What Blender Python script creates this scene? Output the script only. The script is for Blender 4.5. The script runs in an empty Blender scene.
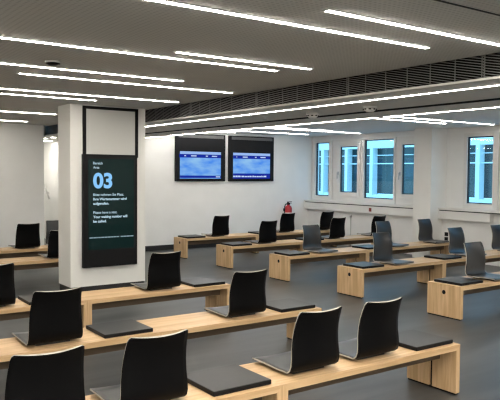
import bpy, bmesh, math, random
from mathutils import Vector, Matrix
random.seed(4)
SC = bpy.context.scene
COL = SC.collection

# ------------------------------------------------------------------ helpers
class MB:
    """collects shapes in one bmesh and links them as ONE mesh object"""
    def __init__(s): s.bm = bmesh.new()
    def box(s, x0, x1, y0, y1, z0, z1, mi=0):
        vs = [s.bm.verts.new((x, y, z)) for x in (x0, x1) for y in (y0, y1) for z in (z0, z1)]
        for q in ((0, 1, 3, 2), (4, 6, 7, 5), (0, 4, 5, 1), (2, 3, 7, 6), (0, 2, 6, 4), (1, 5, 7, 3)):
            f = s.bm.faces.new([vs[i] for i in q]); f.material_index = mi
        return s
    def prism(s, pts, axis, a0, a1, mi=0):
        """polygon pts in the two other axes, extruded along axis"""
        def p3(p, a):
            return {'x': (a, p[0], p[1]), 'y': (p[0], a, p[1]), 'z': (p[0], p[1], a)}[axis]
        A = [s.bm.verts.new(p3(p, a0)) for p in pts]; B = [s.bm.verts.new(p3(p, a1)) for p in pts]
        n = len(pts)
        fs = [s.bm.faces.new(A), s.bm.faces.new(B)]
        for i in range(n): fs.append(s.bm.faces.new((A[i], A[(i+1) % n], B[(i+1) % n], B[i])))
        for f in fs: f.material_index = mi
        return s
    def cyl(s, c, r, h, axis='z', n=20, r2=None, mi=0):
        r2 = r if r2 is None else r2
        c = Vector(c); ring = []
        for k, (rr, hh) in enumerate(((r, 0), (r2, h))):
            R = []
            for i in range(n):
                a = 2*math.pi*i/n; u, v = rr*math.cos(a), rr*math.sin(a)
                o = {'z': (u, v, hh), 'x': (hh, u, v), 'y': (u, hh, v)}[axis]
                R.append(s.bm.verts.new(c+Vector(o)))
            ring.append(R)
        fs = [s.bm.faces.new(ring[0]), s.bm.faces.new(ring[1])]
        for i in range(n):
            f = s.bm.faces.new((ring[0][i], ring[0][(i+1) % n], ring[1][(i+1) % n], ring[1][i])); f.smooth = True; fs.append(f)
        for f in fs: f.material_index = mi
        return s
    def tube(s, pts, r, n=8, mi=0):
        pts = [Vector(p) for p in pts]; rings = []
        for i, p in enumerate(pts):
            t = (pts[min(i+1, len(pts)-1)]-pts[max(i-1, 0)]).normalized()
            u = t.cross(Vector((0, 0, 1)))
            if u.length < .05: u = t.cross(Vector((0, 1, 0)))
            u.normalize(); v = t.cross(u)
            rings.append([s.bm.verts.new(p+r*(math.cos(2*math.pi*k/n)*u+math.sin(2*math.pi*k/n)*v)) for k in range(n)])
        for a, b in zip(rings, rings[1:]):
            for k in range(n):
                f = s.bm.faces.new((a[k], a[(k+1) % n], b[(k+1) % n], b[k])); f.smooth = True; f.material_index = mi
        for R in (rings[0], rings[-1]): s.bm.faces.new(R).material_index = mi
        return s
    def lathe(s, prof, c, n=24, mi=0):
        c = Vector(c); rings = []
        for r, z in prof:
            rings.append([s.bm.verts.new(c+Vector((max(r, .0004)*math.cos(2*math.pi*k/n), max(r, .0004)*math.sin(2*math.pi*k/n), z))) for k in range(n)])
        for a, b in zip(rings, rings[1:]):
            for k in range(n):
                f = s.bm.faces.new((a[k], a[(k+1) % n], b[(k+1) % n], b[k])); f.smooth = True; f.material_index = mi
        s.bm.faces.new(rings[0]); s.bm.faces.new(rings[-1])
        return s
    def holed_slab(s, x0, x1, y0, y1, z0, z1, hy, hz, r, n=24):
        """board in the YZ plane, thickness along x, with a round hole"""
        L = []
        for x in (x0, x1):
            ci, ro = [], []
            for i in range(n):
                a = 2*math.pi*i/n; cy, cz = math.cos(a), math.sin(a)
                ci.append(s.bm.verts.new((x, hy+r*cy, hz+r*cz)))
                t = min(((y1-hy)/cy if cy > 1e-6 else (y0-hy)/cy if cy < -1e-6 else 9e9),
                        ((z1-hz)/cz if cz > 1e-6 else (z0-hz)/cz if cz < -1e-6 else 9e9))
                ro.append(s.bm.verts.new((x, hy+t*cy, hz+t*cz)))
            cor = {}
            for i in range(n):
                a, b = ro[i].co, ro[(i+1) % n].co
                f = [ci[i], ro[i]]
                if abs(a.y-b.y) > 1e-6 and abs(a.z-b.z) > 1e-6:
                    yy = a.y if abs(a.y-y0) < 1e-5 or abs(a.y-y1) < 1e-5 else b.y
                    zz = a.z if abs(a.z-z0) < 1e-5 or abs(a.z-z1) < 1e-5 else b.z
                    c = s.bm.verts.new((x, yy, zz)); cor[i] = c; f.append(c)
                f += [ro[(i+1) % n], ci[(i+1) % n]]
                s.bm.faces.new(f)
            loop = []
            for i in range(n):
                loop.append(ro[i])
                if i in cor: loop.append(cor[i])
            L.append((ci, loop))
        for k in (0, 1):
            A, B = L[0][k], L[1][k]; m = len(A)
            for i in range(m): s.bm.faces.new((A[i], A[(i+1) % m], B[(i+1) % m], B[i]))
        return s
    def build(s, name, mats, parent=None, bevel=0, seg=2, loc=None):
        bmesh.ops.recalc_face_normals(s.bm, faces=s.bm.faces[:])
        me = bpy.data.meshes.new(name); s.bm.to_mesh(me); s.bm.free()
        for m in (mats if isinstance(mats, (list, tuple)) else [mats]): me.materials.append(m)
        o = bpy.data.objects.new(name, me); COL.objects.link(o)
        if parent is not None: o.parent = parent
        if loc is not None: o.location = loc
        if bevel:
            b = o.modifiers.new('bevel', 'BEVEL'); b.width = bevel; b.segments = seg; b.limit_method = 'ANGLE'
            b.harden_normals = False
        return o

def tag(o, label, cat, group=None):
    o['label'] = label; o['category'] = cat
    if group: o['group'] = group
    return o
def empty(name, loc, label=None, cat=None, group=None, rz=0):
    o = bpy.data.objects.new(name, None); COL.objects.link(o); o.empty_display_size = .1
    o.location = loc; o.rotation_euler = (0, 0, rz)
    if label: tag(o, label, cat, group)
    return o
def struct(name, mb, mat, parent=None, **k):
    o = mb.build(name, mat, parent, **k)
    if parent is None: o['kind'] = 'structure'
    return o
KIDS = {}
def kids(o):
    return [c for c in COL.objects if c.parent == o]
def dup(root, loc, label, rz=0, group=None):
    """copy of a thing with its parts and sub-parts"""
    r = root.copy(); COL.objects.link(r); r.location = loc; r.rotation_euler = (0, 0, rz)
    r['label'] = label
    if group: r['group'] = group
    def rec(a, b):
        for c in list(KIDS.get(a.name) or kids(a)):
            d = c.copy(); COL.objects.link(d); d.parent = b; rec(c, d)
    rec(root, r)
    return r

# ---------------------------------------------------------------- materials
def mat(name, col, rough=.5, metal=0, spec=.5, **k):
    m = bpy.data.materials.new(name); m.use_nodes = True
    b = m.node_tree.nodes['Principled BSDF']
    b.inputs['Base Color'].default_value = (*col, 1); b.inputs['Roughness'].default_value = rough
    b.inputs['Metallic'].default_value = metal; b.inputs['Specular IOR Level'].default_value = spec
    for n, v in k.items(): b.inputs[n.replace('_', ' ')].default_value = v
    return m
def nodes(m): return m.node_tree.nodes, m.node_tree.links, m.node_tree.nodes['Principled BSDF']
def noise_color(m, c1, c2, scale, vec=(1, 1, 1), detail=5, lo=.35, hi=.65, bump=0, coord='Object', rough=None):
    N, L, b = nodes(m)
    tc = N.new('ShaderNodeTexCoord'); mp = N.new('ShaderNodeMapping'); mp.inputs['Scale'].default_value = vec
    nz = N.new('ShaderNodeTexNoise'); nz.inputs['Scale'].default_value = scale; nz.inputs['Detail'].default_value = detail
    rp = N.new('ShaderNodeValToRGB'); e = rp.color_ramp.elements
    e[0].position, e[1].position = lo, hi; e[0].color, e[1].color = (*c1, 1), (*c2, 1)
    L.new(tc.outputs[coord], mp.inputs[0]); L.new(mp.outputs[0], nz.inputs['Vector'])
    L.new(nz.outputs[0], rp.inputs[0]); L.new(rp.outputs[0], b.inputs['Base Color'])
    if bump:
        bp = N.new('ShaderNodeBump'); bp.inputs['Strength'].default_value = bump; bp.inputs['Distance'].default_value = .002
        L.new(nz.outputs[0], bp.inputs['Height']); L.new(bp.outputs[0], b.inputs['Normal'])
    if rough:
        mr = N.new('ShaderNodeMapRange'); mr.inputs['To Min'].default_value, mr.inputs['To Max'].default_value = rough
        L.new(nz.outputs[0], mr.inputs[0]); L.new(mr.outputs[0], b.inputs['Roughness'])
    return m
def emit(name, col, s):
    m = bpy.data.materials.new(name); m.use_nodes = True
    N, L = m.node_tree.nodes, m.node_tree.links; N.clear()
    e = N.new('ShaderNodeEmission'); e.inputs[0].default_value = (*col, 1); e.inputs[1].default_value = s
    o = N.new('ShaderNodeOutputMaterial'); L.new(e.outputs[0], o.inputs[0])
    return m

STRIP_POWER = 58.0
M = {}
M['wall'] = noise_color(mat('wall paint', (.80, .80, .785), .75, spec=.25), (.79, .79, .775), (.82, .82, .805), 3, bump=.05)
M['pillar'] = noise_color(mat('pillar paint', (.78, .77, .73), .7, spec=.25), (.77, .765, .735), (.8, .795, .765), 3, bump=.05)
M['panel'] = mat('white panel toned by shade', (.56, .56, .54), .6, spec=.3)  # white panel greyed, the shade over it put into the colour
M['trim'] = mat('dark skirting', (.012, .012, .013), .5)
M['oak'] = mat('oak boards', (.6, .42, .23), .42)
def oak(m, grain, lam_axis):
    N, L, b = nodes(m)
    tc = N.new('ShaderNodeTexCoord'); mp = N.new('ShaderNodeMapping'); mp.inputs['Scale'].default_value = grain
    nz = N.new('ShaderNodeTexNoise'); nz.inputs['Scale'].default_value = 1.0; nz.inputs['Detail'].default_value = 7; nz.inputs['Distortion'].default_value = .6
    sep = N.new('ShaderNodeSeparateXYZ'); L.new(tc.outputs['Object'], sep.inputs[0])
    mu = N.new('ShaderNodeMath'); mu.operation = 'MULTIPLY'; mu.inputs[1].default_value = 11.0
    fl = N.new('ShaderNodeMath'); fl.operation = 'FLOOR'; wn = N.new('ShaderNodeTexWhiteNoise'); wn.noise_dimensions = '1D'
    L.new(sep.outputs[lam_axis], mu.inputs[0]); L.new(mu.outputs[0], fl.inputs[0]); L.new(fl.outputs[0], wn.inputs['W'])
    L.new(tc.outputs['Object'], mp.inputs[0]); L.new(mp.outputs[0], nz.inputs['Vector'])
    ad = N.new('ShaderNodeMath'); ad.operation = 'MULTIPLY_ADD'; ad.inputs[1].default_value = .12
    L.new(wn.outputs[0], ad.inputs[0]); L.new(nz.outputs[0], ad.inputs[2])
    rp = N.new('ShaderNodeValToRGB'); e = rp.color_ramp.elements
    e[0].position, e[1].position = .38, .82; e[0].color, e[1].color = (.50, .32, .160, 1), (.73, .515, .30, 1)
    L.new(ad.outputs[0], rp.inputs[0]); L.new(rp.outputs[0], b.inputs['Base Color'])
    return m
oak(M['oak'], (1.6, 26, 26), 1)
M['oak_shade'] = mat('oak rail with shade in colour', (.11, .075, .045), .6)  # plain oak rail, the shade under the bench put into its colour
M['oak_up'] = oak(mat('upright oak boards', (.6, .42, .23), .42), (26, 26, 1.8), 1)
M['shell_front'] = mat('satin dark grey laminate', (.009, .0095, .0105), .37, spec=.6, Sheen_Weight=.22, Sheen_Roughness=.22)
M['shell_back'] = mat('matt black laminate', (.003, .003, .0035), .55, spec=.10)
M['shell_edge'] = mat('pale plywood edge', (.42, .39, .34), .5)
M['pad'] = noise_color(mat('dark leatherette', (.012, .012, .012), .4, spec=.5), (.010, .010, .010), (.014, .014, .0135), 40, bump=.06)
M['black'] = mat('black plastic', (.005, .005, .006), .5, spec=.18)
M['steel'] = mat('dark steel plate', (.05, .05, .052), .35, metal=.8)
M['ceil'] = mat('grey ceiling board', (.60, .595, .565), .8, spec=.2)
M['paleceil'] = mat('pale ceiling board', (.78, .78, .76), .8, spec=.2)
M['soffit'] = mat('pale soffit board', (.70, .69, .66), .8, spec=.2)
M['void'] = mat('black void lining', (.004, .004, .004), .9, spec=.1)
M['slat'] = mat('dark grille slats', (.2, .2, .2), .5, spec=.4)
M['bar'] = mat('grille bars', (.14, .14, .14), .5)
M['profile'] = mat('white aluminium profile', (.7, .7, .68), .5)
M['lamp'] = emit('lit diffuser', (1.0, .94, .84), STRIP_POWER)
M['lampw'] = emit('lit diffuser by windows', (1.0, .95, .88), STRIP_POWER*.7)
M['white'] = mat('white plastic', (.75, .75, .73), .45)
M['winframe'] = mat('white window frame', (.74, .73, .70), .4)
M['gasket'] = mat('black gasket', (.008, .009, .012), .5)
M['chrome'] = mat('brushed metal', (.5, .5, .5), .3, metal=1)
M['red'] = mat('red enamel', (.42, .02, .025), .3)
M['redsock'] = mat('dull red socket', (.2, .03, .025), .5)
M['label'] = mat('pale printed label', (.6, .55, .5), .5)
M['ral'] = mat('grey radiator pipe', (.5, .5, .48), .5)

# floor: grey linoleum with soft streaks
M['floor'] = mat('grey linoleum', (.07, .073, .075), .4, spec=.38)
noise_color(M['floor'], (.030, .033, .034), (.078, .082, .083), 1.3, (.55, 3.6, 1), 10, .36, .66, bump=.06, rough=(.33, .47))
# ceiling: fine perforation
def perforate(m, pitch, r, dark):
    N, L, b = nodes(m); base = tuple(b.inputs['Base Color'].default_value)
    tc = N.new('ShaderNodeTexCoord'); vm = N.new('ShaderNodeVectorMath'); vm.operation = 'SCALE'; vm.inputs['Scale'].default_value = 1/pitch
    fr = N.new('ShaderNodeVectorMath'); fr.operation = 'FRACTION'
    sb = N.new('ShaderNodeVectorMath'); sb.operation = 'SUBTRACT'; sb.inputs[1].default_value = (.5, .5, 0)
    ml = N.new('ShaderNodeVectorMath'); ml.operation = 'MULTIPLY'; ml.inputs[1].default_value = (1, 1, 0)
    ln = N.new('ShaderNodeVectorMath'); ln.operation = 'LENGTH'
    lt = N.new('ShaderNodeMath'); lt.operation = 'LESS_THAN'; lt.inputs[1].default_value = r
    mx = N.new('ShaderNodeMix'); mx.data_type = 'RGBA'; mx.inputs[6].default_value = base; mx.inputs[7].default_value = tuple(c*dark for c in base[:3])+(1,)
    L.new(tc.outputs['Object'], vm.inputs[0]); L.new(vm.outputs[0], fr.inputs[0]); L.new(fr.outputs[0], sb.inputs[0])
    L.new(sb.outputs[0], ml.inputs[0]); L.new(ml.outputs[0], ln.inputs[0]); L.new(ln.outputs['Value'], lt.inputs[0])
    L.new(lt.outputs[0], mx.inputs[0]); L.new(mx.outputs[2], b.inputs['Base Color'])
perforate(M['ceil'], .036, .24, .78)

def glass(name, tint, refl):
    m = bpy.data.materials.new(name); m.use_nodes = True
    N, L = m.node_tree.nodes, m.node_tree.links; N.clear()
    t = N.new('ShaderNodeBsdfTransparent'); t.inputs[0].default_value = (*tint, 1)
    g = N.new('ShaderNodeBsdfGlossy'); g.inputs['Roughness'].default_value = .02
    lw = N.new('ShaderNodeLayerWeight'); fz = N.new('ShaderNodeMath'); fz.operation = 'POWER'; fz.inputs[1].default_value = 5; L.new(lw.outputs['Facing'], fz.inputs[0])
    mu = N.new('ShaderNodeMath'); mu.operation = 'MULTIPLY_ADD'; mu.inputs[1].default_value = .9*refl; mu.inputs[2].default_value = .04*refl
    x = N.new('ShaderNodeMixShader'); o = N.new('ShaderNodeOutputMaterial')
    L.new(fz.outputs[0], mu.inputs[0]); L.new(mu.outputs[0], x.inputs[0]); L.new(t.outputs[0], x.inputs[1]); L.new(g.outputs[0], x.inputs[2]); L.new(x.outputs[0], o.inputs[0])
    return m
M['glass'] = glass('clear window glass', (.86, .95, .96), 1.0)

# ---------------------------------------------------------------- room shell
ZC, ZS, XG, XSO = 2.562, 2.372, 4.29, 6.13
YT, YL = 12.42, 12.87
XW, XSILL, XPIL = 10.66, 10.42, 10.19
X0, Y0R = -3.0, -3.0

struct('floor', MB().box(X0, 11.0, Y0R, 19, -.06, 0), M['floor'])
struct('ceiling', MB().box(X0, XG, Y0R, 13.32, ZC, ZC+.06), M['ceil'])
struct('ceiling_window_side', MB().box(XSO, 11.0, Y0R, YT+.1, ZC, ZC+.06), M['paleceil'])
struct('ceiling_sky_block', MB().box(X0-.1, XW+.12, Y0R-.1, 19.1, 2.63, 2.75), M['void'])  # unseen slab added to keep sky light out of the bulkhead
# seam in the ceiling boards near the viewer
struct('trim_1', MB().box(2.0, XG-.02, 2.232, 2.246, ZC-.004, ZC+.002), M['black'])
struct('wall_left', MB().box(X0-.1, X0, Y0R, 13.0, 0, 2.7), M['wall'])
struct('wall_near', MB().box(X0, 11, Y0R-.1, Y0R, 0, 2.7), M['wall'])
struct('wall_back', MB().box(X0, 4.14, YL, YL+.12, 0, 2.62), M['wall'])
struct('wall_screens', MB().box(5.2, 10.9, YT, YT+.12, 0, 2.62), M['wall'])
struct('wall_corridor', MB().box(5.2, 5.32, YT+.12, 19, 0, 2.4).box(3.9, 4.14, YL+.12, 19, 0, 2.4).box(4.0, 5.32, 19, 19.1, 0, 2.4), M['wall'])
struct('ceiling_corridor', MB().box(4.14, 5.2, 13.32, 19, ZS, ZS+.1).box(4.14, 5.3, 13.32, 13.37, ZS, ZC+.06), M['soffit'])
struct('baseboard_back', MB().box(X0, 4.14, YL-.014, YL, 0, .10), M['trim'])
struct('baseboard_screens', MB().box(5.2, 10.4, YT-.014, YT, 0, .11), M['trim'])
# bulkhead: soffit boards with a shadow gap closed by a black strip, far cheek and lining
struct('ceiling_bulkhead', MB().box(XG, 5.385, Y0R, 13.32, ZS, ZS+.018).box(5.53, XSO, Y0R, YT, ZS, ZS+.018).box(XSO-.018, XSO, Y0R, YT, ZS, ZC), M['soffit'])
struct('soffit_gap_shade', MB().box(5.385, 5.53, Y0R, YT, ZS-.002, ZS+.016), M['void'])  # flush black strip, its colour standing in for shade in the gap
struct('trim_2', MB().box(XG+.05, 5.56, Y0R, 13.32, ZS+.06, ZS+.07).box(XG+.045, XG+.05, Y0R, 13.32, ZS+.018, ZC+.03).box(5.55, 5.56, Y0R, YT, ZS+.018, ZS+.06), M['void'])

# pillar with the sign
PX0, PX1, PY0, PY1 = 3.088, 4.185, 8.51, 8.98
struct('column', MB().box(PX0, PX1, PY0, PY1, .10, ZC), M['pillar'])
struct('baseboard_column', MB().box(PX0+.012, PX1-.012, PY0+.012, PY1-.012, 0, .10), M['trim'])

# window wall: pilaster, parapet, trunking, window board
struct('wall_pilaster', MB().box(XPIL, XW+.15, 8.345, 8.775, 0, ZC), M['pillar'])
struct('wall_right', MB().box(10.54, XW+.12, 8.775, YT, 0, 1.0).box(10.54, XW+.12, Y0R, 8.345, 0, 1.0)
       .box(XW, XW+.12, 8.775, YT, 2.449, ZC).box(XW, XW+.12, Y0R, 8.345, 2.449, ZC)
       .box(XW, XW+.12, Y0R, 3.8, 1.0, 2.449).box(XW, XW+.12, 7.945, 8.345, 1.0, 2.449), M['wall'])
struct('trim_3', MB().box(XSILL+.012, 10.54, 8.775, YT, .792, .948).box(XSILL+.012, 10.54, 7.188, 8.345, .792, .948), M['white'])   # parapet trunking
struct('trim_4', MB().box(XSILL, XW, 8.775, YT, .970, 1.008).box(XSILL, XW, Y0R, 8.345, .970, 1.008), M['winframe'])    # window board
struct('sill_gap_shade', MB().box(XSILL+.04, 10.54, 8.775, YT, .948, .970).box(XSILL+.04, 10.54, Y0R, 8.345, .948, .970), M['gasket'])  # black strip below the window board, shade of the gap as colour

def window(n, y0, y1, g0, g1, zg0, zg1, sash=False):
    """y0<y1 outer frame, g0<g1 glass"""
    w = empty('window_%d' % n, (XW, (y0+y1)/2, 1.008)); w['kind'] = 'structure'
    cy, cz = (y0+y1)/2, 1.008
    def ring(mb, a0, a1, b0, b1, c0, c1, d0, d1, x0, x1):
        mb.box(x0, x1, a0-cy, b0-cy, c0-cz, c1-cz); mb.box(x0, x1, b1-cy, a1-cy, c0-cz, c1-cz)
        mb.box(x0, x1, b0-cy, b1-cy, c0-cz, d0-cz); mb.box(x0, x1, b0-cy, b1-cy, d1-cz, c1-cz); return mb
    if sash:
        i0, i1, k0, k1 = g0-.10, g1+.10, zg0-.10, zg1+.10
        ring(MB(), y0, y1, i0+.03, i1-.03, 1.008, 2.449, k0+.03, k1-.03, 0, .07).build('frame', M['winframe'], w)
        s = ring(MB(), i0, i1, g0, g1, k0, k1, zg0, zg1, -.03, .04).build('sash', M['winframe'], w, bevel=.004)
        ring(MB(), g0-.002, g1+.002, g0+.018, g1-.018, zg0-.002, zg1+.002, zg0+.018, zg1-.018, .0, .03).build('gasket', M['gasket'], s)
        h = MB().box(-.045, -.03, g1+.03-cy, g1+.06-cy, .62, .70).box(-.075, -.06, g1+.035-cy, g1+.055-cy, .53, .68).box(-.062, -.03, g1+.037-cy, g1+.053-cy, .655, .675)
        h.build('handle', M['chrome'], s)
    else:
        ring(MB(), y0, y1, g0, g1, 1.008, 2.449, zg0, zg1, -.015, .07).build('frame', M['winframe'], w, bevel=.004)
        ring(MB(), g0-.002, g1+.002, g0+.02, g1-.02, zg0-.002, zg1+.002, zg0+.02, zg1-.02, .02, .06).build('gasket', M['gasket'], w)
    MB().box(.028, .034, g0+.01-cy, g1-.01-cy, zg0+.01-cz, zg1-.01-cz).build('pane', M['glass'], w)
window(1, 11.665, 12.41, 11.785, 12.275, 1.117, 2.407)
window(2, 10.745, 11.655, 10.814, 11.385, 1.226, 2.287, True)
window(3, 9.674, 10.735, 9.733, 10.612, 1.111, 2.418)
window(4, 8.78, 9.664, 8.849, 9.482, 1.236, 2.283, True)
window(5, 7.188, 7.945, 7.307, 7.872, 1.11, 2.379)
window(6, 6.10, 7.178, 6.26, 7.00, 1.226, 2.287, True)
window(7, 4.92, 6.09, 5.02, 5.99, 1.111, 2.407)
window(8, 3.81, 4.91, 3.97, 4.73, 1.226, 2.287, True)

# ---------------------------------------------------------------- outside
M['facade'] = mat('pale facade cladding', (.80, .83, .84), .6)
M['facglass'] = mat('dark facade glass', (.012, .035, .04), .12, spec=.6)
bd = empty('neighbouring_building', (17, 11, -4), 'pale building with dark window bands seen across the courtyard through the windows', 'building')
F = MB()
F.box(0, .4, -16, 16, 0, 4.92).box(0, .4, -16, 16, 6.56, 8.4)
F.build('facade_wall', M['facade'], bd)
G = MB().box(.22, .3, -16, 16, 4.95, 6.6); G.build('window_band', M['facglass'], bd)
for y in (1.17, 5.56, 6.84, 8.16, 12.2, -1.5, -4.5, -7.5):
    MB().box(-.03, .25, y-.07, y+.07, 4.87, 6.6).build('mullion', M['facade'], bd)
MB().box(.1, .25, -16, 16, 6.0, 6.035).box(.12, .25, -16, 16, 6.3, 6.325).build('strip_reflection', M['facade'], bd)  # pale bars standing in for ceiling strip reflections in the window glass
struct('ground_outside', MB().box(11.2, 40, -20, 40, -4.1, -4), mat('courtyard paving', (.25, .26, .26), .9))

# ---------------------------------------------------------------- lamps
LAMPG = 'linear ceiling lights'
def strip(x0, x1, y0, y1, z, label, w=.04, d=.009, m='lamp', group=None):
    cx, cy = (x0+x1)/2, (y0+y1)/2; hx, hy = (x1-x0)/2, (y1-y0)/2
    r = empty('linear_ceiling_light', (cx, cy, z), label, 'ceiling light', group or LAMPG)
    MB().box(-hx, hx, -hy, hy, -.006, 0).build('housing', M['profile'], r)
    e = .004
    MB().box(-hx+e, hx-e, -hy+e, hy-e, -d, -.006).build('diffuser', M[m], r)
    t = .012
    for sg_ in (-1, 1):
        if hx > hy: q = (hx-e, hx+t) if sg_ > 0 else (-hx-t, -hx+e); MB().box(*q, -hy, hy, -d-.001, 0).build('end_cap', M['profile'], r)
        else: q = (hy-e, hy+t) if sg_ > 0 else (-hy-t, -hy+e); MB().box(-hx, hx, *q, -d-.001, 0).build('end_cap', M['profile'], r)
    return r
def sx(x0, x1, y, label, hw=.019, **k): return strip(x0, x1, y-hw, y+hw, ZC, label, **k)
sx(2.43, 4.153, 2.73, 'lit ceiling strip at upper right, nearest the viewer, running out of the picture')
sx(.55, 3.725, 3.104, 'long lit ceiling strip crossing the top of the picture from its upper edge')
sx(2.38, 3.694, 4.335, 'lit ceiling strip that starts mid-ceiling just above a longer one, centre top')
sx(-.9, 3.523, 4.592, 'long lit ceiling strip from left picture edge, ending just below the mid-ceiling strip')
sx(-.9, 3.197, 5.677, 'lit ceiling strip just behind the round smoke detector, from left picture edge')
sx(1.755, 4.103, 6.169, 'lit ceiling strip with both ends in view behind the smoke detector')
sx(-.9, 4.112, 7.416, 'lit ceiling strip running from left picture edge across the pillar top to the grille')
sx(-.9, 3.203, 7.9, 'lit ceiling strip from left edge ending just above the pillar top left')
sx(-.9, 3.483, 10.228, 'lit ceiling strip behind the pillar, ending at its left side')
sx(-.9, 3.588, 12.09, 'short lit ceiling strip nearest the back wall at far left')
for y, a, b in ((1.9, -2.6, 1.9), (1.2, -1.2, 4.0), (.4, -2.6, 2.4), (-.4, .2, 4.0), (-1.2, -2.4, 3.0), (-2.0, -1.5, 4.0)):  # unseen strips added near the viewer to carry more room light
    sx(a, b, y, 'added unseen ceiling strip lighting the near part of the hall', group='added unseen ceiling strips', hw=.04)
for y, a, b in ((3.2, 6.6, 9.6), (1.8, 6.4, 10.0), (.6, 6.4, 9.6), (-.8, 6.4, 9.6), (-2.0, 6.6, 9.6)):  # further unseen strips added on the window side for more light
    sx(a, b, y, 'added unseen ceiling strip lighting the near part of the hall', group='added unseen ceiling strips', m='lampw', hw=.04)
def sy(x, y0, y1, label, **k): return strip(x-.016, x+.016, y0, y1, ZS, label, d=.008, **k)
sy(4.58, -2.6, 11.5, 'longest lit strip under the bulkhead, directly below the dark grille')
sy(6.065, -2.6, 5.705, 'lit strip under the bulkhead far edge, right-hand length at right picture edge')
sy(6.065, 5.805, 11.3, 'lit strip under the bulkhead far edge, middle length above the wall screens')
sy(6.065, 11.62, 12.3, 'short lit strip under the bulkhead far edge, just right of the pillar')
def sw(x1, y, label): return strip(6.25, x1, y-.02, y+.02, ZC, label, m='lampw')
sw(10.343, 7.105, 'lit strip on window-side ceiling reaching furthest right, above the right window')
sw(9.525, 7.505, 'short lit strip on window-side ceiling ending in front of the pilaster top')
sw(9.338, 10.285, 'lit strip on window-side ceiling above the left windows, nearer of that pair')
sw(10.43, 10.53, 'lit strip on window-side ceiling above the left windows, farther of that pair')
sw(9.876, 11.65, 'lit strip on window-side ceiling ending above the right wall screen')
sw(8.196, 12.175, 'very short lit strip on window-side ceiling between the two wall screens')
for x, y, lb in ((4.555, 14.1, 'round lit downlight in the corridor ceiling left of the pillar, farther one'), (4.58, 13.62, 'round lit downlight in the corridor ceiling close beside the pillar')):
    r = empty('downlight', (x, y, ZS), lb, 'ceiling light', 'corridor downlights')
    MB().lathe([(.075, 0), (.075, -.006), (.06, -.008), (.06, 0)], (0, 0, 0)).build('rim', M['white'], r)
    MB().cyl((0, 0, -.006), .058, .004).build('diffuser', M['lamp'], r)
for y in (15.6, 17.4):  # unseen downlights added to brighten the corridor
    r = empty('downlight', (4.6, y, ZS), 'added unseen downlight brightening the corridor behind the pillar', 'ceiling light', 'added corridor downlights')
    MB().lathe([(.11, 0), (.11, -.006), (.09, -.008), (.09, 0)], (0, 0, 0)).build('rim', M['white'], r)
    MB().cyl((0, 0, -.006), .088, .004).build('diffuser', M['lamp'], r)

for y, lb in ((15.3, 'lit strip across the corridor ceiling left of the pillar, nearer one'), (17.0, 'lit strip across the corridor ceiling left of the pillar, deeper one')):
    strip(4.25, 5.1, y-.05, y+.05, ZS, lb, group='corridor ceiling strips')
# ventilation grille modules in the side of the bulkhead
MOD = 1.458
n0, n1 = -4, 7
labs = {0: 'dark slatted ventilation grille panel at the right picture edge', 1: 'dark slatted grille panel above the long bulkhead strip, second from right picture edge',
        2: 'dark slatted grille panel third from the right picture edge, middle of the bulkhead', 3: 'dark slatted grille panel fourth from right edge, above the right wall screen',
        4: 'dark slatted grille panel just right of the pillar top', 5: 'dark slatted grille panel behind the pillar top', 6: 'dark slatted grille panel behind the pillar top', 7: 'dark slatted grille panel end piece showing left of the pillar'}
for n in range(n0, n1+1):
    ya = 3.05+MOD*(n-1); yb = min(ya+MOD, 13.31)
    if n < 0: lb, gp = 'dark slatted ventilation grille panel nearer than the picture shows', 'grille panels beyond the picture'
    else: lb, gp = labs[n], 'ventilation grille panels'
    r = empty('ventilation_grille', (XG, ya, ZS+.018), lb, 'grille', gp)
    Lg, Hg = yb-ya, ZC-ZS-.018
    MB().box(.03, .036, 0, Lg, 0, Hg).build('backing', M['void'], r)
    mb = MB(); s = .22; p = .0205
    k = -int(s*Lg/p)-1
    while k*p < Hg:
        c = k*p
        a = max(0, -c/s); b = min(Lg, (Hg-c)/s)
        if b-a > .02:
            za, zb = c+s*a, c+s*b
            mb.prism([(a, za), (b, zb), (b, zb+.0045), (a, za+.0045)], 'x', .004, .026)
        k += 1
    mb.build('slats', M['slat'], r)
    y = 0.004
    while y < Lg-.001:
        MB().box(-.001, .004, y, y+.005, 0, Hg).build('bar', M['bar'], r); y += MOD/6
    MB().box(-.001, .004, Lg-.02, Lg-.013, 0, Hg).build('bar', M['bar'], r)

def detector(x, y, z, label, rad, h, cap='white'):
    r = empty('smoke_detector', (x, y, z), label, 'smoke detector', 'smoke detectors')
    MB().lathe([(rad*1.0, 0), (rad, -.3*h), (rad*.92, -.4*h)], (0, 0, 0)).build('base', M['white'], r)
    MB().lathe([(rad*.85, -.4*h), (rad*.8, -.7*h), (rad*.5, -h), (0, -h)], (0, 0, 0)).build('sensor_cap', M[cap], r)
    mb = MB()
    for k in range(8):
        a = k*math.pi/4
        mb.box(rad*.83*math.cos(a)-.008, rad*.83*math.cos(a)+.008, rad*.83*math.sin(a)-.008, rad*.83*math.sin(a)+.008, -.65*h, -.45*h)
    mb.build('vent_slot', M['black'], r)
detector(1.80, 5.357, ZC, 'round smoke detector with dark centre between the lit ceiling strips at upper left', .06, .032, 'black')
detector(5.08, 5.918, ZS, 'white smoke detector under the bulkhead, left one above the window pair', .075, .06)
detector(5.02, 4.929, ZS, 'white smoke detector under the bulkhead, right one', .075, .06)
r = empty('ceiling_sprinkler', (4.898, 6.618, ZS), 'small white sprinkler head under the bulkhead strip above the right screen', 'sprinkler')
MB().lathe([(.035, 0), (.035, -.008), (.012, -.012), (.012, -.04)], (0, 0, 0)).build('body', M['white'], r)
MB().lathe([(.025, -.045), (.025, -.04)], (0, 0, 0)).build('deflector', M['chrome'], r)

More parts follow.
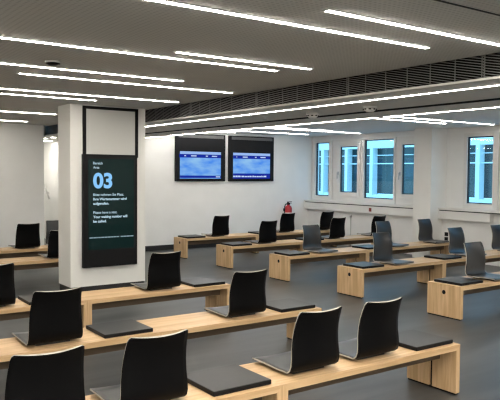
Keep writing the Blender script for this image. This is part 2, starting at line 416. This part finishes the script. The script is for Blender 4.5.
# ---------------------------------------------------------------- benches
W, H, T = .475, .385, .043
def make_bench(L, loc, label, group):
    r = empty('bench', loc, label, 'bench', group)
    MB().prism([(0, H), (L, H), (L-T, H-T), (T, H-T)], 'y', 0, W).build('top', M['oak'], r)
    MB().box(T, L-T, .15, .24, H-T-.095, H-T).build('under_rail', M['oak_shade'], r)
    for sgn in (0, 1):
        def X(v): return v if sgn == 0 else L-v
        def bx(mb, a, b, *q): return mb.box(min(X(a), X(b)), max(X(a), X(b)), *q)
        mb = MB()
        mb.holed_slab(min(X(0), X(.02)), max(X(0), X(.02)), 0, W, .014, H-T, W/2, H-.092, .026)
        bx(mb, .02, T, 0, W/2-.015, .014, H-T); bx(mb, .02, T, W/2+.015, W, .014, H-T)
        mb.prism([(X(0), H-T), (X(0), H), (X(T), H-T)], 'y', 0, W)
        lg = mb.build('leg', M['oak_up'], r)
        g = MB().cyl((min(X(.001), X(.019)), W/2, H-.092), .0254, .015, 'x'); g.build('cable_hole', M['black'], lg)
        bx(MB(), .004, T-.004, .01, W-.01, 0, .014).build('foot', M['black'], lg)
        bx(MB(), .0195, .024, W/2-.015, W/2+.015, .014, H-T).build('groove', M['black'], lg)
    return r
Y0, P, L = 3.076, 1.569, 1.70
XA, XB = 4.13, 6.228
GA, GB = 'oak benches of the left-hand block', 'oak benches of the right-hand block'
b0 = make_bench(L, (XA-L, Y0, 0), 'oak bench in front row at lower right, its end panel nearest the viewer', GA)
KIDS_NAMES = True
def B(loc, lb, gp): return dup(b0, loc, lb, group=gp)
B((XA-2*L, Y0, 0), 'oak bench at bottom left, front row, under the pad at bottom centre', GA)
B((XA-L, Y0+P, 0), 'oak bench in second row, right half, ending under a pad at centre', GA)
B((XA-2*L, Y0+P, 0), 'oak bench in second row, left half, running out of left picture edge', GA)
B((XA-L, Y0+2*P, 0), 'oak bench in front of the white pillar, its right end beyond the pillar', GA)
B((XA-2*L, Y0+2*P, 0), 'oak bench left of the pillar in the third row, at left picture edge', GA)
B((XA-L, Y0+4*P, 0), 'oak bench running behind the pillar, fourth row', GA)
B((XA-2*L, Y0+4*P, 0), 'oak bench at left picture edge behind the black seat back, fourth row', GA)
A5 = (-.10, -.15)
B((XA-L+A5[0], Y0+5*P+A5[1], 0), 'rearmost oak bench by the back wall at far left, partly behind the pillar', GA)
B((XA-2*L+A5[0], Y0+5*P+A5[1], 0), 'rearmost oak bench by the back wall, running out of left picture edge', GA)
L2 = 2.22
blab = {1: ('oak bench at right picture edge, its holed end panel largest on the right', 'oak bench beyond the right picture edge in the nearest right-hand row'),
        2: ('oak bench with holed end panel, second nearest of the right-hand row ends', 'long oak bench below the right window, carrying three grey seats and a pad'),
        3: ('oak bench whose holed end panel is the middle of the five right-hand ends', 'long oak bench running up to the white pilaster'),
        4: ('oak bench whose holed end panel is fourth from the right picture edge', 'long oak bench below the left windows, second from the screen wall'),
        5: ('oak bench with end panel furthest left, closest to the screen wall', 'long oak bench along the screen wall below the fire extinguisher')}
b1 = None
for k in range(1, 6):
    B((XB, Y0+k*P, 0), blab[k][0], GB)
    if b1 is None: b1 = make_bench(L2, (XB+L, Y0+k*P, 0), blab[k][1], GB)
    else: dup(b1, (XB+L, Y0+k*P, 0), blab[k][1])

# ---------------------------------------------------------------- seats
def make_shell():
    prof = [(.425, .024), (.415, .029), (.34, .030), (.25, .026), (.15, .022), (.08, .023), (.045, .030), (.02, .047), (.006, .075),
            (.001, .12), (0.0, .18), (-.006, .245), (-.014, .296), (-.030, .352), (-.048, .396), (-.060, .414), (-.065, .420)]
    nu = 13; th = .0095
    n = len(prof); rows = []
    for i, (d, z) in enumerate(prof):
        t = max(0, min(1, (z-.03)/.41)) if i > 5 else 0
        w = .205-.031*t
        if i == n-1: w -= .013
        if i == n-2: w -= .003
        if i == 0: w -= .012
        row = []
        for j in range(nu):
            u = -1+2*j/(nu-1)
            curv = .034*min(1, t*2.2)
            row.append(Vector((w*u, d+curv*u*u-curv*.35, z+(.010*u*u if 1 <= i <= 5 else 0)+(.006*u*u*t))))
        rows.append(row)
    bm = bmesh.new()
    nor = []
    for i in range(n):
        R = []
        for j in range(nu):
            a = rows[min(i+1, n-1)][j]-rows[max(i-1, 0)][j]; b = rows[i][min(j+1, nu-1)]-rows[i][max(j-1, 0)]
            R.append(a.cross(b).normalized())
        nor.append(R)
    # front side normal must point up / to the sitter
    if nor[3][nu//2].z < 0: nor = [[-v for v in R] for R in nor]
    Fv = [[bm.verts.new(p) for p in R] for R in rows]
    Bv = [[bm.verts.new(rows[i][j]-nor[i][j]*th) for j in range(nu)] for i in range(n)]
    for i in range(n-1):
        for j in range(nu-1):
            f = bm.faces.new((Fv[i][j], Fv[i][j+1], Fv[i+1][j+1], Fv[i+1][j])); f.material_index = 0; f.smooth = True
            f = bm.faces.new((Bv[i][j], Bv[i+1][j], Bv[i+1][j+1], Bv[i][j+1])); f.material_index = 1; f.smooth = True
    def rim(pairs):
        for (a, b), (c, d) in zip(pairs, pairs[1:]):
            f = bm.faces.new((a, b, d, c)); f.material_index = 2
    rim([(Fv[i][0], Bv[i][0]) for i in range(n)]); rim([(Fv[i][-1], Bv[i][-1]) for i in range(n)])
    rim([(Fv[0][j], Bv[0][j]) for j in range(nu)]); rim([(Fv[-1][j], Bv[-1][j]) for j in range(nu)])
    m = MB(); m.bm.free(); m.bm = bm
    return m
def make_chair(loc, label, group, rz=0):
    r = empty('shell_seat', loc, label, 'seat', group, rz)
    o = make_shell().build('seat_shell', [M['shell_front'], M['shell_back'], M['shell_edge']], r)
    MB().box(-.13, .13, .07, .36, 0, .012).build('mounting_plate', M['steel'], r)
    return o, r
def make_pad(loc, label, group):
    r = empty('seat_pad', loc, label, 'seat pad', group)
    cu = MB().box(-.206, .206, -.195, .195, 0, .031)
    for f_ in cu.bm.faces:
        f_.normal_update()
        if abs(f_.normal.z) < .5: f_.material_index = 1  # sides get a blacker material: their shade put into the colour
    cu.build('cushion', [M['pad'], M['black']], r, bevel=.006, seg=2)
    MB().box(-.19, .19, -.185, .185, -.0005, .002).build('base_board', M['black'], r)
    return r
_, c0 = make_chair((XA-.244-.571, Y0+.055, H), 'black seat in front row next to the pad at the bench end', 'seats of the left-hand block')
CG = {'A': 'seats of the left-hand block', 'B': 'seats of the right-hand block'}
def slotx(bank, i): return XA-.244-.571*i if bank == 'A' else XB+.268+.564*i
def chair(bank, k, i, face, label, dx=0, dy=0):
    y = Y0+k*P+dy
    if face > 0: dup(c0, (slotx(bank, i)+dx, y+.055, H), label, group=CG[bank])
    else: dup(c0, (slotx(bank, i)+dx, y+W-.055, H), label, rz=math.pi, group=CG[bank])
chair('A', 0, 2, 1, 'black seat in front row, left neighbour of the one by the bench-end pad')
chair('A', 0, 4, 1, 'black seat in front row at bottom, directly left of the large dark pad')
chair('A', 0, 5, 1, 'black seat in front row at the bottom left corner of the picture', -.018)
chair('A', 1, 1, 1, 'black seat in second row, alone between bare bench wood and the bench-end pad')
chair('A', 1, 4, 1, 'black seat in second row, overlapping the lower left corner of the pillar', -.005)
chair('A', 1, 5, 1, 'black seat in second row, only a sliver of it at left picture edge', -.05)
chair('A', 2, 1, 1, 'black seat at the lower right corner of the pillar under the sign')
chair('A', 2, 4, 1, 'black seat in third row, cut off by the left picture edge', -.06)
chair('A', 4, 1, 1, 'black seat with its right part hidden by the pillar left side', -.04)
chair('A', 5, 1, 1, 'black seat before the white back wall at far left, rearmost row', A5[0]-.0, A5[1])
chair('A', 5, 0, -1, 'seat turned to face the viewer, a narrow strip visible just left of the pillar', A5[0]+.04, A5[1]+.02)
chair('B', 1, 1, -1, 'grey seat facing the viewer on the nearest right-hand bench, beside its end pad')
chair('B', 2, 1, -1, 'grey seat facing the viewer, lowest and nearest of the overlapping group of three')
chair('B', 2, 4, -1, 'grey seat facing the viewer below the right window, just right of the wall sockets')
chair('B', 2, 6, -1, 'grey seat cut off by the right picture edge')
chair('B', 3, 1, -1, 'grey seat facing the viewer beside the end pad of the middle right-hand row')
chair('B', 3, 4, -1, 'grey seat facing the viewer, partly behind the front one of the overlapping group')
chair('B', 3, 6, -1, 'grey seat facing the viewer directly in front of the white pilaster')
chair('B', 4, 1, 1, 'black seat back directly below the right wall screen, second row from that wall')
chair('B', 4, 4, 1, 'black seat back below the narrow left windows, right one of a pair')
chair('B', 4, 6, 1, 'black seat back almost hidden behind two grey seats under the wide window')
chair('B', 5, 1, 1, 'black seat below the left wall screen, leftmost in the row by the screen wall')
chair('B', 5, 4, 1, 'black seat directly below the fire extinguisher')
chair('B', 5, 6, 1, 'black seat back below the leftmost window, left one of a pair')
PG = {'A': 'dark seat pads of the left-hand block', 'B': 'dark seat pads of the right-hand block'}
p0 = make_pad((slotx('A', 0)+.01, Y0+.238, H), 'dark square pad at the right end of the front-row bench', PG['A'])
def pad(bank, k, i, label, dx=0): dup(p0, (slotx(bank, i)+dx, Y0+k*P+.238, H), label, group=PG[bank])
pad('A', 0, 3, 'large dark square pad at the bottom centre, on the front-row bench')
pad('A', 1, 0, 'dark square pad at the right end of the second-row bench, mostly behind a seat back')
pad('A', 1, 3, 'dark square pad in second row, in front of the pillar, on bare oak')
pad('A', 2, 0, 'dark square pad at the right end of the bench beside the pillar')
pad('A', 2, 3, 'dark pad corner showing left of the second-row seat back, third row', -.10)
pad('B', 1, 0, 'dark pad on the nearest right-hand bench, on top of its large holed end panel')
pad('B', 2, 0, 'dark pad at the near end of the second right-hand bench')
pad('B', 2, 3, 'dark pad between two grey seats below the right window')
pad('B', 3, 0, 'dark pad at the near end of the middle right-hand bench')
pad('B', 3, 3, 'dark pad left of the overlapping seats under the wide window')
pad('B', 4, 0, 'dark pad at the near end of the fourth right-hand bench')
pad('B', 4, 3, 'thin dark pad between the black pair and the grey seat, fourth right-hand row')
pad('B', 5, 0, 'dark pad at the near end of the bench closest to the screen wall')
pad('B', 5, 3, 'dark pad left of the seat below the fire extinguisher')

# ---------------------------------------------------------------- writing
def text(s, x, z, width, cap, m, parent, y, name='lettering', bold=0.0, depth=.001):
    c = bpy.data.curves.new(name, 'FONT'); c.body = s; c.size = 1; c.extrude = 0; c.offset = bold
    t = bpy.data.objects.new(name, c); COL.objects.link(t)
    dg = bpy.context.evaluated_depsgraph_get(); me = bpy.data.meshes.new_from_object(t.evaluated_get(dg))
    COL.objects.unlink(t); bpy.data.objects.remove(t)
    xs = [v.co.x for v in me.vertices]; x0, x1 = min(xs), max(xs)
    hh = .70
    for v in me.vertices:
        v.co = Vector(((v.co.x-x0)/(x1-x0)*width, 0, v.co.y/hh*cap))
    bm = bmesh.new(); bm.from_mesh(me)
    ex = bmesh.ops.extrude_face_region(bm, geom=bm.faces[:])
    bmesh.ops.translate(bm, vec=(0, -depth, 0), verts=[e for e in ex['geom'] if isinstance(e, bmesh.types.BMVert)])
    bmesh.ops.recalc_face_normals(bm, faces=bm.faces[:])
    bm.to_mesh(me); bm.free()
    me.materials.append(m)
    o = bpy.data.objects.new(name, me); COL.objects.link(o); o.parent = parent; o.location = (x, y, z)
    return o

# sign on the pillar
M['dispbg'] = mat('dark teal display', (.003, .010, .010), .10, spec=.22)
N, Lk, bb = nodes(M['dispbg']); bb.inputs['Emission Color'].default_value = (.006, .05, .048, 1); bb.inputs['Emission Strength'].default_value = .12
M['txt'] = emit('lit pale text', (.62, .86, 1.0), .95)
M['num'] = emit('lit blue number', (.26, .58, .95), 1.0)
SX0, SX1 = 3.258, 4.065
sg = empty('information_display', (SX0, PY0, 0), 'tall black information screen showing 03, in a black frame on the white pillar', 'screen')
wS = SX1-SX0
MB().box(0, .045, -.022, 0, 1.86, 2.545).box(wS-.045, wS, -.022, 0, 1.86, 2.545).box(.045, wS-.045, -.022, 0, 2.505, 2.545).build('frame', M['black'], sg)
MB().box(.045, wS-.045, -.012, 0, 1.86, 2.505).build('back_panel', M['panel'], sg)
hs = MB().box(-.016, wS-.03, -.06, 0, .36, 1.897).build('housing', M['black'], sg, bevel=.006)
ds = MB().box(.055, wS-.085, -.0625, -.055, .60, 1.835).build('display', M['dispbg'], sg)
def st(s, x, z, w, cap, m='txt', bold=0.): text(s, x-SX0, z, w, cap, M[m], ds, -.0628, bold=bold)
st('Bereich', 3.383, 1.760, .135, .034)
st('Area', 3.383, 1.702, .085, .034)
st('03', 3.381, 1.445, .275, .195, 'num', .035)
st('Bitte nehmen Sie Platz.', 3.383, 1.333, .445, .034)
st('Ihre Wartenummer wird', 3.383, 1.273, .485, .034, bold=.018)
st('aufgerufen.', 3.383, 1.213, .225, .034, bold=.018)
st('Please have a seat.', 3.383, 1.091, .345, .034)
st('Your waiting number will', 3.383, 1.031, .495, .034, bold=.018)
st('be called.', 3.383, 0.971, .19, .034, bold=.018)
x = 0.0     # row of tiny unreadable characters at the foot of the display
rnd = random.Random(2); M['fine'] = emit('dim pale text', (.55, .8, .9), .5)
while x < .60:
    w = rnd.uniform(.02, .05)
    MB().box(.07+x, .07+x+w, -.0635, -.0615, .758, .772).build('small_print', M['fine'], ds); x += w+.006
    if .36 < x < .5 and rnd.random() < .2: x += .02

# wall screens
def sky_screen():
    m = bpy.data.materials.new('cloud picture on screen'); m.use_nodes = True
    N, L = m.node_tree.nodes, m.node_tree.links; N.clear()
    tc = N.new('ShaderNodeTexCoord'); mp = N.new('ShaderNodeMapping'); mp.inputs['Scale'].default_value = (2.2, 1, 5)
    nz = N.new('ShaderNodeTexNoise'); nz.inputs['Scale'].default_value = 1.3; nz.inputs['Detail'].default_value = 6
    rp = N.new('ShaderNodeValToRGB'); e = rp.color_ramp.elements
    e[0].position, e[1].position = .35, .7; e[0].color, e[1].color = (.085, .31, .98, 1), (.32, .62, 1.0, 1)
    em = N.new('ShaderNodeEmission'); em.inputs[1].default_value = .85
    o = N.new('ShaderNodeOutputMaterial')
    L.new(tc.outputs['Object'], mp.inputs[0]); L.new(mp.outputs[0], nz.inputs['Vector']); L.new(nz.outputs[0], rp.inputs[0])
    L.new(rp.outputs[0], em.inputs[0]); L.new(em.outputs[0], o.inputs[0])
    return m
M['sky'] = sky_screen()
M['navy'] = emit('navy bar on screen', (.012, .03, .36), .9)
M['pale'] = emit('pale strip on screen', (.38, .58, 1.0), .85)
M['tick'] = emit('white marks on screen', (.6, .75, 1.0), .9)
def wall_screen(x0, x1, label, second):
    r = empty('wall_screen', (x0, YT, 0), label, 'screen', 'wall screens')
    w = x1-x0
    MB().box(0, w, -.05, 0, 1.465, 2.50).build('housing', M['black'], r, bevel=.006)
    MB().box(.07, w-.05, -.056, -.048, 2.41, 2.475).build('top_strip', mat('grey strip', (.09, .09, .09), .35), r)
    a, b = (.105, 1.145) if not second else (.11, 1.155)
    t = 2.113; bot = 1.525
    d = MB().box(a, b, -.054, -.048, bot, t).build('display', M['sky'], r)
    MB().box(a, b, -.056, -.054, 2.055, t).build('title_strip', M['pale'], d)
    MB().box(a-.02*(not second), b, -.057, -.054, 1.98, 2.055).build('header_bar', M['navy'], d)
    mb = MB()
    for p, q in (((.10, .14), (.26, .39), (.62, .67), (.77, .90)) if not second else ((.085, .1), (.25, .38), (.58, .62), (.73, .87))):
        mb.box(a+p*(b-a), a+q*(b-a), -.0585, -.0565, 2.007, 2.03)
    mb.build('header_text', M['tick'], d)
    if not second:
        MB().box(a, b, -.056, -.054, 1.54, 1.592).build('footer_bar', M['navy'], d)
        MB().box(b-.13, b-.02, -.0585, -.0555, 1.553, 1.575).build('footer_text', M['tick'], d)
    else:
        MB().box(a, b, -.056, -.054, bot, 1.645).build('footer_bar', M['navy'], d)
        mb = MB(); x = a; rr = random.Random(5)
        while x < b-.1:
            ww = rr.uniform(.02, .07); mb.box(x, x+ww, -.0585, -.0555, 1.56, 1.585+.01*rr.random()); x += ww+.012
        mb.build('ticker_text', M['tick'], d)
    return r
wall_screen(6.798, 8.065, 'black wall screen with blue cloud picture, left one of the pair', False)
wall_screen(8.164, 9.434, 'black wall screen with blue cloud picture, right one of the pair', True)

# ---------------------------------------------------------------- small things
fe = empty('fire_extinguisher', (9.81, YT-.15, .45), 'red fire extinguisher hanging on the screen wall near the corner', 'fire extinguisher')
MB().lathe([(0, 0), (.08, 0), (.088, .02), (.088, .36), (.075, .41), (.035, .44), (.03, .46)], (0, 0, 0)).build('cylinder', M['red'], fe)
MB().lathe([(.089, .12), (.0895, .13), (.0895, .26), (.089, .27)], (0, 0, 0)).build('printed_label', M['label'], fe)
MB().box(-.025, .025, -.03, .03, .45, .50).box(-.02, .10, -.012, .012, .515, .53).box(-.02, .09, -.012, .012, .485, .497).box(-.03, .0, -.012, .012, .48, .53).build('valve_lever', M['black'], fe)
MB().tube([(-.03, 0, .48), (-.09, -.01, .47), (-.125, -.015, .42), (-.13, -.015, .3), (-.12, -.015, .18), (-.105, -.01, .1)], .012).build('hose', M['black'], fe)
MB().box(-.04, .04, .085, .15, .30, .36).build('bracket', M['steel'], fe)
o = MB().box(-.008, 0, -.035, .035, -.04, .04).box(-.012, -.008, -.02, .02, -.022, .022).build('socket', M['redsock'], loc=(XSILL+.012, 10.183, .873))
tag(o, 'small red power socket in the trunking under the wide window', 'socket')
for z, lb in ((.492, 'black wall socket beside the pilaster, upper of two'), (.397, 'black wall socket beside the pilaster, lower of two')):
    o = MB().box(-.012, 0, -.04, .04, -.038, .038).cyl((-.014, 0, 0), .024, .003, 'x').build('wall_socket', M['black'], loc=(10.54, 8.224, z), bevel=.003)
    tag(o, lb, 'socket', 'wall sockets')
r = empty('heating_pipe', (10.52, 10.878, 0), 'slim upright heating pipe with valve on the wall under the left windows', 'pipe')
MB().cyl((0, 0, 0), .014, .7, 'z', 12).build('pipe', M['ral'], r)
MB().cyl((-.0, 0, .66), .024, .06, 'z', 12).build('valve', M['chrome'], r)
# handrail on the corridor wall
hr = empty('handrail', (5.15, 15.9, 0), 'thin sloping handrail on the corridor wall left of the pillar', 'handrail')
MB().tube([(0, .85, 2.0), (0, -.25, 1.0)], .018).build('rail', M['profile'], hr)
MB().box(0, .05, .6, .63, 1.75, 1.78).box(0, .05, -.1, -.07, 1.12, 1.15).build('bracket', M['profile'], hr)

# ---------------------------------------------------------------- daylight
w = bpy.data.worlds.new('World'); SC.world = w; w.use_nodes = True
N, Lk = w.node_tree.nodes, w.node_tree.links
bg = N['Background']
tc = N.new('ShaderNodeTexCoord'); sp = N.new('ShaderNodeSeparateXYZ'); rp = N.new('ShaderNodeValToRGB')
e = rp.color_ramp.elements; e[0].position, e[1].position = .45, .9
e[0].color, e[1].color = (.30, .68, .95, 1), (.22, .55, 1.0, 1)
mr = N.new('ShaderNodeMapRange'); mr.inputs['From Min'].default_value = -1
Lk.new(tc.outputs['Generated'], sp.inputs[0]); Lk.new(sp.outputs['Z'], mr.inputs[0]); Lk.new(mr.outputs[0], rp.inputs[0]); Lk.new(rp.outputs[0], bg.inputs[0])
bg.inputs[1].default_value = 3.6

# ---------------------------------------------------------------- camera
f, yaw, pit, roll, HC = 655.63, math.radians(54.72), math.radians(2.393), math.radians(.46), 1.665
Fw = Vector((math.cos(yaw)*math.cos(pit), math.sin(yaw)*math.cos(pit), -math.sin(pit)))
R = Vector((math.sin(yaw), -math.cos(yaw), 0)); U = R.cross(Fw)
R2 = math.cos(roll)*R+math.sin(roll)*U; U2 = -math.sin(roll)*R+math.cos(roll)*U
cd = bpy.data.cameras.new('camera'); cam = bpy.data.objects.new('camera', cd); COL.objects.link(cam)
cd.sensor_width = 36; cd.lens = f*36/500; cd.clip_end = 200; cd.clip_start = .05
mw = Matrix((R2, U2, -Fw)).transposed().to_4x4(); mw.translation = (0, 0, HC); cam.matrix_world = mw
SC.camera = cam
vs = SC.view_settings
vs.view_transform = 'Standard'; vs.look = 'None'; vs.exposure = 0.0; vs.gamma = 1.0; vs.use_curve_mapping = False
SC.cycles.use_denoising = True
SC.cycles.filter_width = 1.3
SC.cycles.max_bounces = 10; SC.cycles.diffuse_bounces = 6; SC.cycles.transparent_max_bounces = 16
SC.cycles.sample_clamp_indirect = 6
